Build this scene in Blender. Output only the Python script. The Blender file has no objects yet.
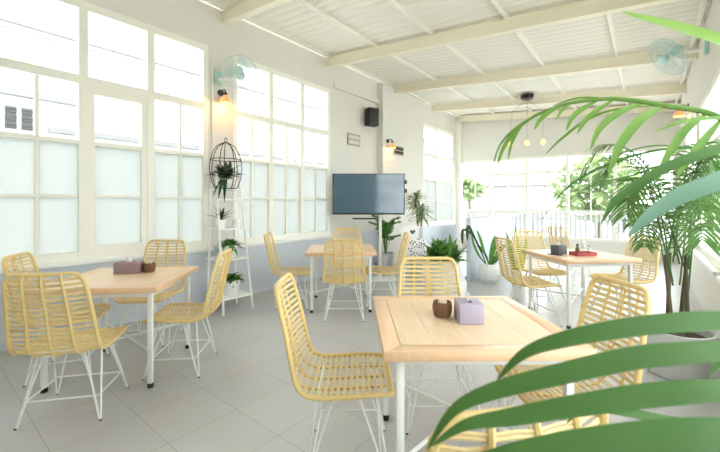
import bpy, bmesh, math, random
from mathutils import Vector, Matrix
R = math.radians
SC = bpy.context.scene
COL = SC.collection

# ------------------------------------------------------------------ camera
PSI = R(38.5)
CS, SN = math.cos(PSI), math.sin(PSI)
EYE = 1.35
F = 362.0
cam = bpy.data.cameras.new('camera')
cam.sensor_fit = 'HORIZONTAL'
cam.sensor_width = 36.0
cam.lens = 36.0 * F / 720.0
cam.shift_y = -23.0 / 720.0
cam.clip_start = 0.02
cam.dof.use_dof = True
cam.dof.focus_distance = 3.0
cam.dof.aperture_fstop = 4.5
cam_o = bpy.data.objects.new('camera', cam)
COL.objects.link(cam_o)
cam_o.location = (0, 0, EYE)
cam_o.rotation_euler = (R(90), 0, PSI)
SC.camera = cam_o

# ------------------------------------------------------------------ sky, exposure
w = bpy.data.worlds.new('sky')
SC.world = w
w.use_nodes = True
bg = w.node_tree.nodes['Background']
bg.inputs[0].default_value = (0.94, 0.975, 1.0, 1)
bg.inputs[1].default_value = 5.0
SC.view_settings.view_transform = 'Standard'
SC.view_settings.look = 'None'
SC.view_settings.gamma = 1
SC.view_settings.exposure = 0.62
SC.view_settings.use_curve_mapping = False
SC.cycles.max_bounces = 14
SC.cycles.diffuse_bounces = 8
SC.cycles.transparent_max_bounces = 24
SC.cycles.caustics_reflective = False
SC.cycles.caustics_refractive = False

# ------------------------------------------------------------------ helpers
def P(r, d, z=0.0):
    """r metres to the right of and d metres ahead of where the viewer stands -> room coordinates"""
    return Vector((r * CS - d * SN, r * SN + d * CS, z))

def srgb(r, g, b):
    f = lambda c: (c / 12.92) if c <= 0.04045 else ((c + 0.055) / 1.055) ** 2.4
    return (f(r / 255), f(g / 255), f(b / 255), 1)

def mat(name, col, rough=0.6, metal=0.0, spec=0.5, emit=None, estr=0.0, noise=0.0, nscale=20.0):
    m = bpy.data.materials.new(name)
    m.use_nodes = True
    nt = m.node_tree
    b = nt.nodes['Principled BSDF']
    b.inputs['Base Color'].default_value = col
    b.inputs['Roughness'].default_value = rough
    b.inputs['Metallic'].default_value = metal
    b.inputs['Specular IOR Level'].default_value = spec
    if emit:
        b.inputs['Emission Color'].default_value = emit
        b.inputs['Emission Strength'].default_value = estr
    if noise:
        tc = nt.nodes.new('ShaderNodeTexCoord')
        n = nt.nodes.new('ShaderNodeTexNoise')
        n.inputs['Scale'].default_value = nscale
        n.inputs['Detail'].default_value = 4
        mx = nt.nodes.new('ShaderNodeMixRGB')
        mx.inputs[1].default_value = tuple(c * (1 - noise) for c in col[:3]) + (1,)
        mx.inputs[2].default_value = tuple(min(1, c * (1 + noise)) for c in col[:3]) + (1,)
        nt.links.new(tc.outputs['Object'], n.inputs['Vector'])
        nt.links.new(n.outputs['Fac'], mx.inputs[0])
        nt.links.new(mx.outputs[0], b.inputs['Base Color'])
    return m

def leafmat(name, col, col2, trans=0.35):
    m = bpy.data.materials.new(name)
    m.use_nodes = True
    nt = m.node_tree
    b = nt.nodes['Principled BSDF']
    b.inputs['Roughness'].default_value = 0.45
    b.inputs['Specular IOR Level'].default_value = 0.35
    tc = nt.nodes.new('ShaderNodeTexCoord')
    n = nt.nodes.new('ShaderNodeTexNoise')
    n.inputs['Scale'].default_value = 9
    mx = nt.nodes.new('ShaderNodeMixRGB')
    mx.inputs[1].default_value = col
    mx.inputs[2].default_value = col2
    tr = nt.nodes.new('ShaderNodeBsdfTranslucent')
    ms = nt.nodes.new('ShaderNodeMixShader')
    ms.inputs[0].default_value = trans
    nt.links.new(tc.outputs['Object'], n.inputs['Vector'])
    nt.links.new(n.outputs['Fac'], mx.inputs[0])
    nt.links.new(mx.outputs[0], b.inputs['Base Color'])
    nt.links.new(mx.outputs[0], tr.inputs['Color'])
    nt.links.new(b.outputs[0], ms.inputs[1])
    nt.links.new(tr.outputs[0], ms.inputs[2])
    nt.links.new(ms.outputs[0], nt.nodes['Material Output'].inputs[0])
    return m

def glassmat(name, tint, refl):
    m = bpy.data.materials.new(name)
    m.use_nodes = True
    nt = m.node_tree
    nt.nodes.remove(nt.nodes['Principled BSDF'])
    t = nt.nodes.new('ShaderNodeBsdfTransparent')
    t.inputs[0].default_value = tint
    g = nt.nodes.new('ShaderNodeBsdfGlossy')
    g.inputs['Roughness'].default_value = 0.02
    ms = nt.nodes.new('ShaderNodeMixShader')
    ms.inputs[0].default_value = refl
    nt.links.new(t.outputs[0], ms.inputs[1])
    nt.links.new(g.outputs[0], ms.inputs[2])
    nt.links.new(ms.outputs[0], nt.nodes['Material Output'].inputs[0])
    return m

def frostmat(name, col, clear):
    m = bpy.data.materials.new(name)
    m.use_nodes = True
    nt = m.node_tree
    nt.nodes.remove(nt.nodes['Principled BSDF'])
    t = nt.nodes.new('ShaderNodeBsdfTranslucent')
    t.inputs[0].default_value = col
    d = nt.nodes.new('ShaderNodeBsdfDiffuse')
    d.inputs[0].default_value = col
    ms = nt.nodes.new('ShaderNodeMixShader')
    ms.inputs[0].default_value = clear
    tp = nt.nodes.new('ShaderNodeBsdfTransparent')
    tp.inputs[0].default_value = col
    m2 = nt.nodes.new('ShaderNodeMixShader')
    m2.inputs[0].default_value = 0.015
    nt.links.new(t.outputs[0], ms.inputs[1])
    nt.links.new(d.outputs[0], ms.inputs[2])
    nt.links.new(ms.outputs[0], m2.inputs[1])
    nt.links.new(tp.outputs[0], m2.inputs[2])
    nt.links.new(m2.outputs[0], nt.nodes['Material Output'].inputs[0])
    return m

class MB:
    def __init__(s):
        s.v = []; s.f = []
    def box(s, c, size, rz=0.0, M=None):
        x, y, z = size[0] / 2, size[1] / 2, size[2] / 2
        b = len(s.v)
        ca, sa = math.cos(rz), math.sin(rz)
        for dz in (-z, z):
            for dx, dy in ((-x, -y), (x, -y), (x, y), (-x, y)):
                p = Vector((c[0] + dx * ca - dy * sa, c[1] + dx * sa + dy * ca, c[2] + dz))
                s.v.append(M @ p if M else p)
        s.f += [tuple(b + i for i in q) for q in
                ((0, 3, 2, 1), (4, 5, 6, 7), (0, 1, 5, 4), (1, 2, 6, 5), (2, 3, 7, 6), (3, 0, 4, 7))]
        return s
    def span(s, x0, x1, y0, y1, z0, z1):
        return s.box(((x0 + x1) / 2, (y0 + y1) / 2, (z0 + z1) / 2), (abs(x1 - x0), abs(y1 - y0), abs(z1 - z0)))
    def tube(s, pts, rad, seg=6, closed=False, flat=1.0):
        pts = [Vector(p) for p in pts]
        n = len(pts)
        rads = rad if isinstance(rad, (list, tuple)) else [rad] * n
        T = []
        for i in range(n):
            if closed:
                t = pts[(i + 1) % n] - pts[(i - 1) % n]
            else:
                t = pts[min(i + 1, n - 1)] - pts[max(i - 1, 0)]
            T.append(t.normalized() if t.length > 1e-9 else Vector((0, 0, 1)))
        up = Vector((0, 0, 1)) if abs(T[0].z) < 0.9 else Vector((1, 0, 0))
        N = (up - T[0] * up.dot(T[0])).normalized()
        b = len(s.v)
        for i in range(n):
            N = N - T[i] * N.dot(T[i])
            if N.length < 1e-6:
                N = T[i].orthogonal()
            N.normalize()
            B = T[i].cross(N)
            for k in range(seg):
                a = 2 * math.pi * k / seg
                s.v.append(pts[i] + N * (math.cos(a) * rads[i] * flat) + B * (math.sin(a) * rads[i]))
        m = n if closed else n - 1
        for i in range(m):
            j = (i + 1) % n
            for k in range(seg):
                l = (k + 1) % seg
                s.f.append((b + i * seg + k, b + i * seg + l, b + j * seg + l, b + j * seg + k))
        if not closed:
            s.f.append(tuple(b + k for k in reversed(range(seg))))
            s.f.append(tuple(b + (n - 1) * seg + k for k in range(seg)))
        return s
    def lathe(s, prof, c=(0, 0, 0), seg=20, M=None, wob=None):
        b = len(s.v)
        for r, z in prof:
            for k in range(seg):
                a = 2 * math.pi * k / seg
                p = Vector((c[0] + r * math.cos(a), c[1] + r * math.sin(a), c[2] + z))
                s.v.append(M @ p if M else p)
        for i in range(len(prof) - 1):
            for k in range(seg):
                l = (k + 1) % seg
                s.f.append((b + i * seg + k, b + i * seg + l, b + (i + 1) * seg + l, b + (i + 1) * seg + k))
        s.f.append(tuple(b + k for k in reversed(range(seg))))
        s.f.append(tuple(b + (len(prof) - 1) * seg + k for k in range(seg)))
        return s
    def ball(s, c, r, seg=10, rings=6, sz=1.0):
        prof = []
        for i in range(rings + 1):
            a = -math.pi / 2 + math.pi * i / rings
            prof.append((max(r * math.cos(a), 1e-4), r * math.sin(a) * sz))
        return s.lathe(prof, c, seg)
    def leaf(s, pts, width, up=Vector((0, 0, 1)), fold=0.15, tip=0.06, base=0.35, peak=0.4):
        """a blade along pts, folded along its midrib; width is the full width at its widest"""
        pts = [Vector(p) for p in pts]
        n = len(pts)
        b = len(s.v)
        for i, p in enumerate(pts):
            t = i / (n - 1)
            T = (pts[min(i + 1, n - 1)] - pts[max(i - 1, 0)]).normalized()
            S = T.cross(up)
            if S.length < 1e-4:
                S = T.orthogonal()
            S.normalize()
            U = S.cross(T)
            if t < peak:
                q = base + (1 - base) * math.sin(t / peak * math.pi / 2)
            else:
                q = tip + (1 - tip) * math.cos((t - peak) / (1 - peak) * math.pi / 2) ** 0.8
            h = width * q / 2
            s.v += [p + S * h + U * h * fold, p - U * h * fold, p - S * h + U * h * fold]
        for i in range(n - 1):
            a, c = b + 3 * i, b + 3 * i + 3
            s.f += [(a, a + 1, c + 1, c), (a + 1, a + 2, c + 2, c + 1)]
        return s
    def build(s, name, m, parent=None, loc=None, rz=0.0, bevel=0.0, smooth=True, seg=2):
        me = bpy.data.meshes.new(name)
        me.from_pydata([tuple(p) for p in s.v], [], s.f)
        if bevel:
            bm = bmesh.new()
            bm.from_mesh(me)
            bmesh.ops.bevel(bm, geom=bm.edges[:], offset=bevel, segments=seg, affect='EDGES', profile=0.5)
            bm.to_mesh(me)
            bm.free()
        if smooth:
            me.polygons.foreach_set('use_smooth', [True] * len(me.polygons))
            try:
                me.set_sharp_from_angle(angle=R(40))
            except Exception:
                pass
        me.materials.append(m)
        o = bpy.data.objects.new(name, me)
        COL.objects.link(o)
        if parent:
            o.parent = parent
        if loc is not None:
            o.location = loc
        o.rotation_euler = (0, 0, rz)
        return o

def thing(name, label, cat, loc=(0, 0, 0), rz=0.0, group=None):
    o = bpy.data.objects.new(name, None)
    COL.objects.link(o)
    o.location = loc
    o.rotation_euler = (0, 0, rz)
    o.empty_display_size = 0.1
    return tag(o, label, cat, group)

def tag(o, label, cat, group=None):
    o['label'] = label
    o['category'] = cat
    if group:
        o['group'] = group
    return o

def structure(o):
    o['kind'] = 'structure'
    return o

def dup(root, loc, rz, label, group=None):
    r = root.copy()
    COL.objects.link(r)
    r.location = loc
    r.rotation_euler = (0, 0, rz)
    r['label'] = label
    if group:
        r['group'] = group
    for ch in list(root.children):
        c = ch.copy()
        COL.objects.link(c)
        c.parent = r
        for g in list(ch.children):
            d = g.copy()
            COL.objects.link(d)
            d.parent = c
    return r

def crom(pts, n):
    """Catmull-Rom through pts (tuples of any length), n samples per span"""
    out = []
    m = len(pts)
    for i in range(m - 1):
        p0, p1, p2, p3 = pts[max(i - 1, 0)], pts[i], pts[i + 1], pts[min(i + 2, m - 1)]
        for k in range(n):
            t = k / n
            out.append(tuple(0.5 * ((2 * b) + (c - a) * t + (2 * a - 5 * b + 4 * c - d) * t * t + (3 * b - a - 3 * c + d) * t ** 3)
                             for a, b, c, d in zip(p0, p1, p2, p3)))
    out.append(tuple(pts[-1]))
    return out

# ------------------------------------------------------------------ materials
M = {}
M['wall'] = mat('wall_paint', srgb(226, 224, 217), 0.85, noise=0.02, nscale=3)
M['lower'] = mat('pale_blue_paint_and_shade', srgb(212, 219, 230), 0.7, noise=0.02, nscale=3)  # lower wall paint; on the white partitions it stands in for shade
M['frame'] = mat('cream_white_frame', srgb(244, 243, 234), 0.5)
M['beam'] = mat('cream_steel', srgb(238, 231, 211), 0.55)
M['roof'] = mat('white_sheet_metal', srgb(240, 237, 228), 0.6)
M['white'] = mat('white_lacquer', srgb(244, 245, 243), 0.35)
M['wire'] = mat('white_wire', srgb(238, 240, 240), 0.4)
M['black'] = mat('black_plastic', srgb(28, 28, 30), 0.45)
M['dark'] = mat('dark_metal', srgb(45, 44, 42), 0.5)
M['rattan'] = mat('rattan', srgb(228, 206, 150), 0.5, noise=0.13, nscale=30)
M['cane'] = mat('rattan_pole', srgb(228, 202, 138), 0.42, noise=0.09, nscale=14)
M['pot'] = mat('white_ceramic', srgb(238, 240, 240), 0.35)
M['pot_grey'] = mat('grey_ceramic', srgb(205, 207, 208), 0.5)
M['soil'] = mat('soil', srgb(70, 55, 42), 0.95, noise=0.3, nscale=60)
M['leaf'] = leafmat('leaf_green', srgb(76, 122, 58), srgb(118, 164, 82), 0.38)
M['palm'] = leafmat('palm_green', srgb(70, 112, 56), srgb(90, 132, 68), 0.3)
M['palm_bright'] = leafmat('palm_bright_green', srgb(112, 156, 44), srgb(134, 174, 60), 0.35)
M['palm_blue'] = leafmat('palm_blue_green', srgb(104, 142, 120), srgb(120, 156, 134), 0.3)
M['palm_mid'] = leafmat('palm_mid_green', srgb(94, 136, 52), srgb(118, 156, 66), 0.35)
M['palm_fine'] = leafmat('palm_fine_green', srgb(62, 102, 46), srgb(108, 146, 76), 0.35)
M['dracaena'] = leafmat('striped_pale_leaf', srgb(120, 146, 92), srgb(212, 220, 184), 0.4)
M['leaf_dark'] = leafmat('dark_leaf', srgb(38, 62, 38), srgb(60, 88, 52), 0.2)
M['stem'] = mat('green_stem', srgb(120, 138, 70), 0.6, noise=0.15)
M['trunk'] = mat('brown_trunk', srgb(92, 82, 60), 0.8, noise=0.2)
M['lilac'] = mat('lilac_grey_box', srgb(170, 162, 182), 0.6)
M['mauve'] = mat('mauve_brown_box', srgb(150, 128, 134), 0.6)
M['slate'] = mat('slate_grey_box', srgb(96, 98, 104), 0.6)
M['tissue'] = mat('white_tissue', srgb(248, 248, 248), 0.9)
M['wicker'] = mat('brown_wicker', srgb(128, 92, 66), 0.7, noise=0.3, nscale=60)
M['sachet'] = mat('cream_sachet', srgb(232, 214, 190), 0.6)
M['red'] = mat('red_tray', srgb(176, 72, 70), 0.5)
M['jar'] = glassmat('clear_jar', (0.92, 0.95, 0.95, 1), 0.15)
M['glass'] = glassmat('window_glass', (0.97, 0.985, 0.98, 1), 0.04)
M['frost'] = frostmat('frosted_film', (0.555, 0.575, 0.56, 1), 0.12)
M['aqua'] = mat('aqua_fan_plastic', srgb(180, 214, 210), 0.35)
M['fanwire'] = mat('fan_guard_wire', srgb(200, 216, 214), 0.4)
def blademat():
    m = bpy.data.materials.new('milky_blue_blade')
    m.use_nodes = True
    nt = m.node_tree
    b = nt.nodes['Principled BSDF']
    b.inputs['Base Color'].default_value = srgb(214, 232, 230)
    b.inputs['Alpha'].default_value = 0.55
    b.inputs['Roughness'].default_value = 0.3
    return m
M['blade'] = blademat()
M['plaque'] = mat('grey_plaque', srgb(168, 166, 158), 0.5)
M['plaque_light'] = mat('pale_plaque_letters', srgb(214, 212, 204), 0.5)
M['screen'] = mat('screen_reflection_tint', srgb(76, 104, 124), 0.10, spec=0.9)  # blue lifted to stand in for reflections on the dark glass
M['bulb'] = mat('warm_bulb', srgb(255, 214, 150), 0.3, emit=srgb(255, 176, 96), estr=1.6)
M['shade'] = mat('amber_glass_shade', srgb(244, 186, 132), 0.3, emit=srgb(255, 160, 80), estr=.25)
M['tree'] = leafmat('tree_leaf', srgb(124, 146, 98), srgb(172, 190, 138), 0.4)  # pale greens, with distant haze and bright daylight put into the colour
M['far_wall'] = mat('far_pale_plaster', srgb(232, 233, 232), 0.9)
M['far_grey'] = mat('far_grey', srgb(134, 134, 134), 0.8)
M['fence'] = mat('toned_down_fence_paint', srgb(142, 144, 144), 0.9)  # pale pickets darkened so strong daylight does not burn them out
M['far_house'] = mat('far_house_plaster', srgb(156, 156, 154), 0.9)
M['far_roof'] = mat('far_roof_tile', srgb(112, 106, 104), 0.8)
M['ground'] = mat('pale_concrete', srgb(206, 206, 202), 0.9, noise=0.04, nscale=2)
M['vent_dark'] = mat('dark_louver', srgb(74, 76, 78), 0.8)

def floor_material():
    m = bpy.data.materials.new('grey_floor_tile')
    m.use_nodes = True
    nt = m.node_tree
    b = nt.nodes['Principled BSDF']
    tc = nt.nodes.new('ShaderNodeTexCoord')
    mp = nt.nodes.new('ShaderNodeMapping')
    mp.inputs['Location'].default_value = (1.25, -0.49 + 0.43 * 8, 0)
    mp.inputs['Location'].default_value = (1.25 + 0.43 * 20, -0.49 + 0.43 * 10, 0)
    br = nt.nodes.new('ShaderNodeTexBrick')
    br.offset = 0.0
    br.squash = 1.0
    br.inputs['Color1'].default_value = srgb(190, 190, 191)
    br.inputs['Color2'].default_value = srgb(194, 194, 195)
    br.inputs['Mortar'].default_value = srgb(164, 164, 164)
    br.inputs['Scale'].default_value = 1.0
    br.inputs['Mortar Size'].default_value = 0.0032
    br.inputs['Mortar Smooth'].default_value = 0.3
    br.inputs['Brick Width'].default_value = 0.43
    br.inputs['Row Height'].default_value = 0.43
    nz = nt.nodes.new('ShaderNodeTexNoise')
    nz.inputs['Scale'].default_value = 2.5
    nz.inputs['Detail'].default_value = 5
    mx = nt.nodes.new('ShaderNodeMixRGB')
    mx.blend_type = 'MULTIPLY'
    mx.inputs[0].default_value = 0.12
    nt.links.new(tc.outputs['Object'], mp.inputs[0])
    nt.links.new(mp.outputs[0], br.inputs['Vector'])
    nt.links.new(tc.outputs['Object'], nz.inputs['Vector'])
    nt.links.new(br.outputs['Color'], mx.inputs[1])
    nt.links.new(nz.outputs['Color'], mx.inputs[2])
    nt.links.new(mx.outputs[0], b.inputs['Base Color'])
    b.inputs['Roughness'].default_value = 0.32
    b.inputs['Specular IOR Level'].default_value = 0.5
    return m
M['floor'] = floor_material()

def wood_material(name, c1, c2, c3):
    m = bpy.data.materials.new(name)
    m.use_nodes = True
    nt = m.node_tree
    b = nt.nodes['Principled BSDF']
    tc = nt.nodes.new('ShaderNodeTexCoord')
    mp = nt.nodes.new('ShaderNodeMapping')
    mp.inputs['Scale'].default_value = (7, 0.8, 7)
    n = nt.nodes.new('ShaderNodeTexNoise')
    n.inputs['Scale'].default_value = 4
    n.inputs['Detail'].default_value = 6
    n.inputs['Distortion'].default_value = 1.0
    cr = nt.nodes.new('ShaderNodeValToRGB')
    cr.color_ramp.elements[0].color = c1
    cr.color_ramp.elements[0].position = 0.3
    cr.color_ramp.elements[1].color = c2
    cr.color_ramp.elements[1].position = 0.7
    # one tone per plank across the width
    sx = nt.nodes.new('ShaderNodeSeparateXYZ')
    ml = nt.nodes.new('ShaderNodeMath'); ml.operation = 'MULTIPLY'; ml.inputs[1].default_value = 6.9
    fl = nt.nodes.new('ShaderNodeMath'); fl.operation = 'FLOOR'
    wn = nt.nodes.new('ShaderNodeTexWhiteNoise'); wn.noise_dimensions = '1D'
    mx = nt.nodes.new('ShaderNodeMixRGB')
    mx.inputs[2].default_value = c3
    hf = nt.nodes.new('ShaderNodeMath'); hf.operation = 'MULTIPLY'; hf.inputs[1].default_value = 0.6
    nt.links.new(tc.outputs['Object'], mp.inputs[0])
    nt.links.new(mp.outputs[0], n.inputs['Vector'])
    nt.links.new(n.outputs['Fac'], cr.inputs[0])
    nt.links.new(tc.outputs['Object'], sx.inputs[0])
    nt.links.new(sx.outputs[0], ml.inputs[0])
    nt.links.new(ml.outputs[0], fl.inputs[0])
    nt.links.new(fl.outputs[0], wn.inputs['W'])
    nt.links.new(wn.outputs['Value'], hf.inputs[0])
    nt.links.new(hf.outputs[0], mx.inputs[0])
    nt.links.new(cr.outputs[0], mx.inputs[1])
    nt.links.new(mx.outputs[0], b.inputs['Base Color'])
    b.inputs['Roughness'].default_value = 0.28
    return m
M['wood'] = wood_material('pale_wood', srgb(226, 196, 160), srgb(236, 210, 176), srgb(232, 198, 168))
M['wood_edge'] = wood_material('pale_wood_border', srgb(226, 188, 150), srgb(236, 202, 166), srgb(230, 190, 156))

def pattern_material():
    m = bpy.data.materials.new('black_white_print')
    m.use_nodes = True
    nt = m.node_tree
    b = nt.nodes['Principled BSDF']
    tc = nt.nodes.new('ShaderNodeTexCoord')
    v = nt.nodes.new('ShaderNodeTexVoronoi')
    v.inputs['Scale'].default_value = 30
    cr = nt.nodes.new('ShaderNodeValToRGB')
    cr.color_ramp.interpolation = 'CONSTANT'
    cr.color_ramp.elements[0].color = srgb(36, 38, 52)
    cr.color_ramp.elements[1].color = srgb(236, 236, 240)
    cr.color_ramp.elements[1].position = 0.36
    nt.links.new(tc.outputs['Object'], v.inputs['Vector'])
    nt.links.new(v.outputs['Distance'], cr.inputs[0])
    nt.links.new(cr.outputs[0], b.inputs['Base Color'])
    b.inputs['Roughness'].default_value = 0.9
    return m
M['print'] = pattern_material()

# ------------------------------------------------------------------ setting: shell
XL, XR, YB, YF = -4.6, 0.55, 10.65, -1.6
def roof_z(x):
    return 1.35 + 2.23 - 0.091 * x
structure(MB().span(XL - .15, XR + .15, YF - .15, YB + .15, -0.12, 0).build('floor', M['floor'], smooth=False))

SILL, RAIL, FROST, HEAD = 0.76, 2.63, 1.98, 3.45
WIN = ((-0.98, 2.52, (-0.98, -0.28, 0.43, 1.155, 1.81, 2.52)),
       (2.89, 4.89, (2.89, 3.55, 4.20, 4.89)),
       (8.32, 10.29, (8.32, 9.23, 10.29)))
wl = MB()
wl.span(XL - .15, XL, YF, -0.98, SILL, 4.0)
ys = [(-0.98, 2.52), (2.89, 4.89), (8.32, 10.29)]
for a, b in ((2.52, 2.89), (4.89, 8.32), (10.29, YB + .15)):
    wl.span(XL - .15, XL, a, b, SILL, HEAD)
wl.span(XL - .15, XL, -0.98, YB + .15, HEAD, 4.0)
wl.span(XL, XL + .155, 6.38, 8.2, 0.0, 3.93)
structure(wl.build('wall_left', M['wall'], smooth=False))
structure(MB().span(XL - .15, XL, YF, YB + .15, 0.0, SILL).build('wall_left_lower', M['lower'], smooth=False))
structure(MB().span(XL - 0.02, XL + 0.012, YF, 6.38, 0, 0.08).build('baseboard_left', M['lower'], smooth=False))
structure(MB().span(XL, XL + 0.05, 4.98, 6.38, 3.50, 3.60).build('trim_1', M['wall'], smooth=False))

def window_left(name, y0, y1, muls):
    xf, dp = XL - 0.035, 0.09
    m = MB()
    fr = 0.085
    def bar(ya, yb, za, zb, d=dp):
        m.box((xf, (ya + yb) / 2, (za + zb) / 2), (d, abs(yb - ya), abs(zb - za)))
    bar(y0, y0 + fr * .8, SILL, HEAD, dp - .004); bar(y1 - fr * .8, y1, SILL, HEAD, dp - .004)
    bar(y0, y1, HEAD - fr, HEAD); bar(y0, y1, SILL, SILL + fr)
    bar(y0, y1, RAIL - .045, RAIL + .045, dp + .01)
    for yv in muls[1:-1]:
        bar(yv - .04, yv + .04, SILL, HEAD, dp + .012)
    bar(y0, y1, FROST - .022, FROST + .022, dp * .7)
    bar(y0, y1, 1.42 - .013, 1.42 + .013, dp * .5)
    sash = None
    for i in range(len(muls) - 1):
        a, b = muls[i], muls[i + 1]
        if name == 'window_1' and i == 3:      # an opening sash without a centre bar
            for za, zb in ((SILL + .06, SILL + .14), (RAIL - .13, RAIL - .04)):
                bar(a + .04, b - .04, za, zb, dp * .84)
            bar(a + .03, a + .10, SILL, RAIL, dp * .9); bar(b - .10, b - .03, SILL, RAIL, dp * .9)
        else:
            bar((a + b) / 2 - .016, (a + b) / 2 + .016, SILL, RAIL, dp * .6)
    o = structure(m.build(name, M['frame'], smooth=False))
    MB().span(xf - .004, xf + .004, y0, y1, FROST, HEAD - .02).build('clear_pane', M['glass'], o, smooth=False)
    MB().span(xf - .004, xf + .004, y0, y1, SILL, FROST).build('frosted_pane', M['frost'], o, smooth=False)
    MB().span(XL - .08, XL + .07, y0 - .04, y1 + .04, SILL - .045, SILL).build('window_sill', M['white'], o, bevel=.006)
    return o
for i, (a, b, mu) in enumerate(WIN):
    window_left('window_%d' % (i + 1), a, b, mu)

# right wall
wr = MB()
RW = ((0.2, 2.2), (2.5, 4.5), (4.8, 6.8), (7.1, 9.0))
wr.span(XR, XR + .15, YF, YB + .15, 0, .70)
wr.span(XR, XR + .15, YF, YB + .15, 2.68, 3.6)
for a, b in ((YF, .2), (2.2, 2.5), (4.5, 4.8), (6.8, 7.1), (9.0, YB + .15)):
    wr.span(XR, XR + .15, a, b, .70, 2.68)
structure(wr.build('wall_right', M['wall'], smooth=False))
for i, (a, b) in enumerate(RW):
    m = MB()
    xf = XR + .04
    for y0, y1, z0, z1 in ((a, b, .70, .78), (a, b, 2.60, 2.68), (a, a + .07, .7, 2.68), (b - .07, b, .7, 2.68), (a, b, 1.98, 2.03)):
        m.span(xf - .04, xf + .04, y0, y1, z0, z1)
    for k in range(1, 4):
        y = a + (b - a) * k / 4
        m.span(xf - .03, xf + .03, y - .022, y + .022, .7, 2.68)
    o = structure(m.build('window_%d' % (i + 5), M['frame'], smooth=False))
    MB().span(xf - .004, xf + .004, a, b, .72, 2.66).build('clear_pane', M['glass'], o, smooth=False)
    MB().span(XR - .07, XR + .08, a - .04, b + .04, .655, .70).build('window_sill', M['white'], o, bevel=.006)

# back wall
wb = MB()
BS, BH = 0.40, 2.62
wb.span(XL - .15, XR + .15, YB, YB + .15, 0, BS)
wb.span(XL - .15, XR + .15, YB, YB + .15, BH, 4.0)
wb.span(XL - .15, XL + .06, YB, YB + .15, BS, BH)
wb.span(XR - .06, XR + .15, YB, YB + .15, BS, BH)
structure(wb.build('wall_back', M['wall'], smooth=False))
structure(MB().span(XL, XL + .14, YB - .14, YB, 0, 3.9).build('trim_2', M['frame'], smooth=False))
m = MB()
yf = YB + .04
for x in (-4.52, -3.61, -2.61, -1.63, -.62, .47):
    m.span(x - .035, x + .035, yf - .04, yf + .04, BS, BH)
for x in (-4.07, -3.11, -2.12, -1.12, -.08):
    m.span(x - .013, x + .013, yf - .025, yf + .025, BS, 2.17)
for z0, z1 in ((BS, BS + .07), (BH - .07, BH), (2.14, 2.20), (1.06, 1.12)):
    m.span(XL + .06, XR - .06, yf - .035, yf + .035, z0, z1)
o = structure(m.build('window_4', M['frame'], smooth=False))
MB().span(XL + .06, XR - .06, yf - .004, yf + .004, BS, BH).build('clear_pane', M['glass'], o, smooth=False)

# front wall behind the viewer
structure(MB().span(XL - .15, XR + .15, YF - .15, YF, 0, 4.0).build('wall_front', M['wall'], smooth=False))

# roof: corrugated sheet, ribs across the room
m = MB()
per = 0.15
ny = int((YB + .3 - YF) / (per / 6))
xs = [XL - .2, XR + .2]
b0 = 0
for j in range(ny + 1):
    y = YF - .15 + j * per / 6
    ph = (j % 6)
    h = (0, 0.0, 0.016, 0.042, 0.042, 0.016)[ph]
    for x in xs:
        m.v.append(Vector((x, y, roof_z(x) + 0.04 + h)))
for j in range(ny):
    m.f.append((2 * j, 2 * j + 1, 2 * j + 3, 2 * j + 2))
roof = m.build('ceiling', M['roof'], smooth=False)
sol = roof.modifiers.new('thickness', 'SOLIDIFY'); sol.thickness = 0.03; sol.offset = 1
structure(roof)
k = 2
slope = math.atan(-0.091)
for i, y in enumerate((-1.37, 0.69, 2.754, 4.81, 6.87, 8.93, 10.5)):
    k += 1
    b = MB()
    for s in (0,):
        L = XR - XL + .1
        z = roof_z((XL + XR) / 2) - 0.085
        Mx = Matrix.Translation(((XL + XR) / 2, y, z)) @ Matrix.Rotation(-slope, 4, 'Y')
        b.box((0, 0, .075), (L, .10, .02), M=Mx); b.box((0, 0, -.075), (L, .10, .02), M=Mx); b.box((0, 0, 0), (L, .07, .14), M=Mx)
    structure(b.build('trim_%d' % k, M['beam'], smooth=False))
for i, x in enumerate((-4.5, -3.44, -2.45, -1.41, -.37, .48)):
    k += 1
    structure(MB().span(x - .019, x + .019, YF, YB, roof_z(x) - .015, roof_z(x) + .03).build('trim_%d' % k, M['roof'], smooth=False))
k += 1
structure(MB().tube([(XL + .012, 2.575, 1.9), (XL + .012, 2.575, 3.3)], .011).build('trim_%d' % k, M['frame']))

# low white partitions inside, their weaker light put into the pale blue
structure(MB().span(-2.46, -2.38, 6.05, 8.45, 0, 1.08).build('wall_partition', M['lower'], bevel=.006))
structure(MB().span(-3.06, -2.98, 5.46, 6.75, 0, .93).build('wall_planter', M['lower'], bevel=.006))

# ------------------------------------------------------------------ outside
structure(MB().span(-40, 40, -25, 60, -.5, -.3).build('ground', M['ground'], smooth=False))
nb = thing('neighbour_building', 'white neighbouring building seen through the tall left windows', 'building', (-8.2, 4, -.3))
MB().span(-3, 0, -14, 14, 0, 6.2).build('wall', M['far_wall'], nb, smooth=False)
e = MB(); e.tube([(.06, -14, 4.62), (.06, 14, 4.62)], .035); e.tube([(.06, -14, 4.50), (.06, 14, 4.50)], .02)
e.build('gutter_pipe', M['far_grey'], nb)
MB().span(0, .12, -2.45, 14, 2.88, 2.97).build('ledge', M['far_grey'], nb, smooth=False)
MB().span(0, .10, -14, -1.9, 3.42, 3.52).build('hood', M['far_grey'], nb, smooth=False)
v = MB().span(0, .06, -3.04, -2.62, 2.83, 3.27).build('vent_block', M['far_house'], nb, smooth=False)
for c in range(2):
    vv = MB()
    vv.span(.05, .062, -2.99 + c * .2, -2.86 + c * .2, 2.87, 3.23)
    for r in range(3):
        for q in range(2):
            vv.span(.05, .075, -2.995 + c * .2, -2.855 + c * .2, 2.88 + r * .13 + q * .045, 2.91 + r * .13 + q * .045)
    vv.build('louver', M['vent_dark'], v, smooth=False)

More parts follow.
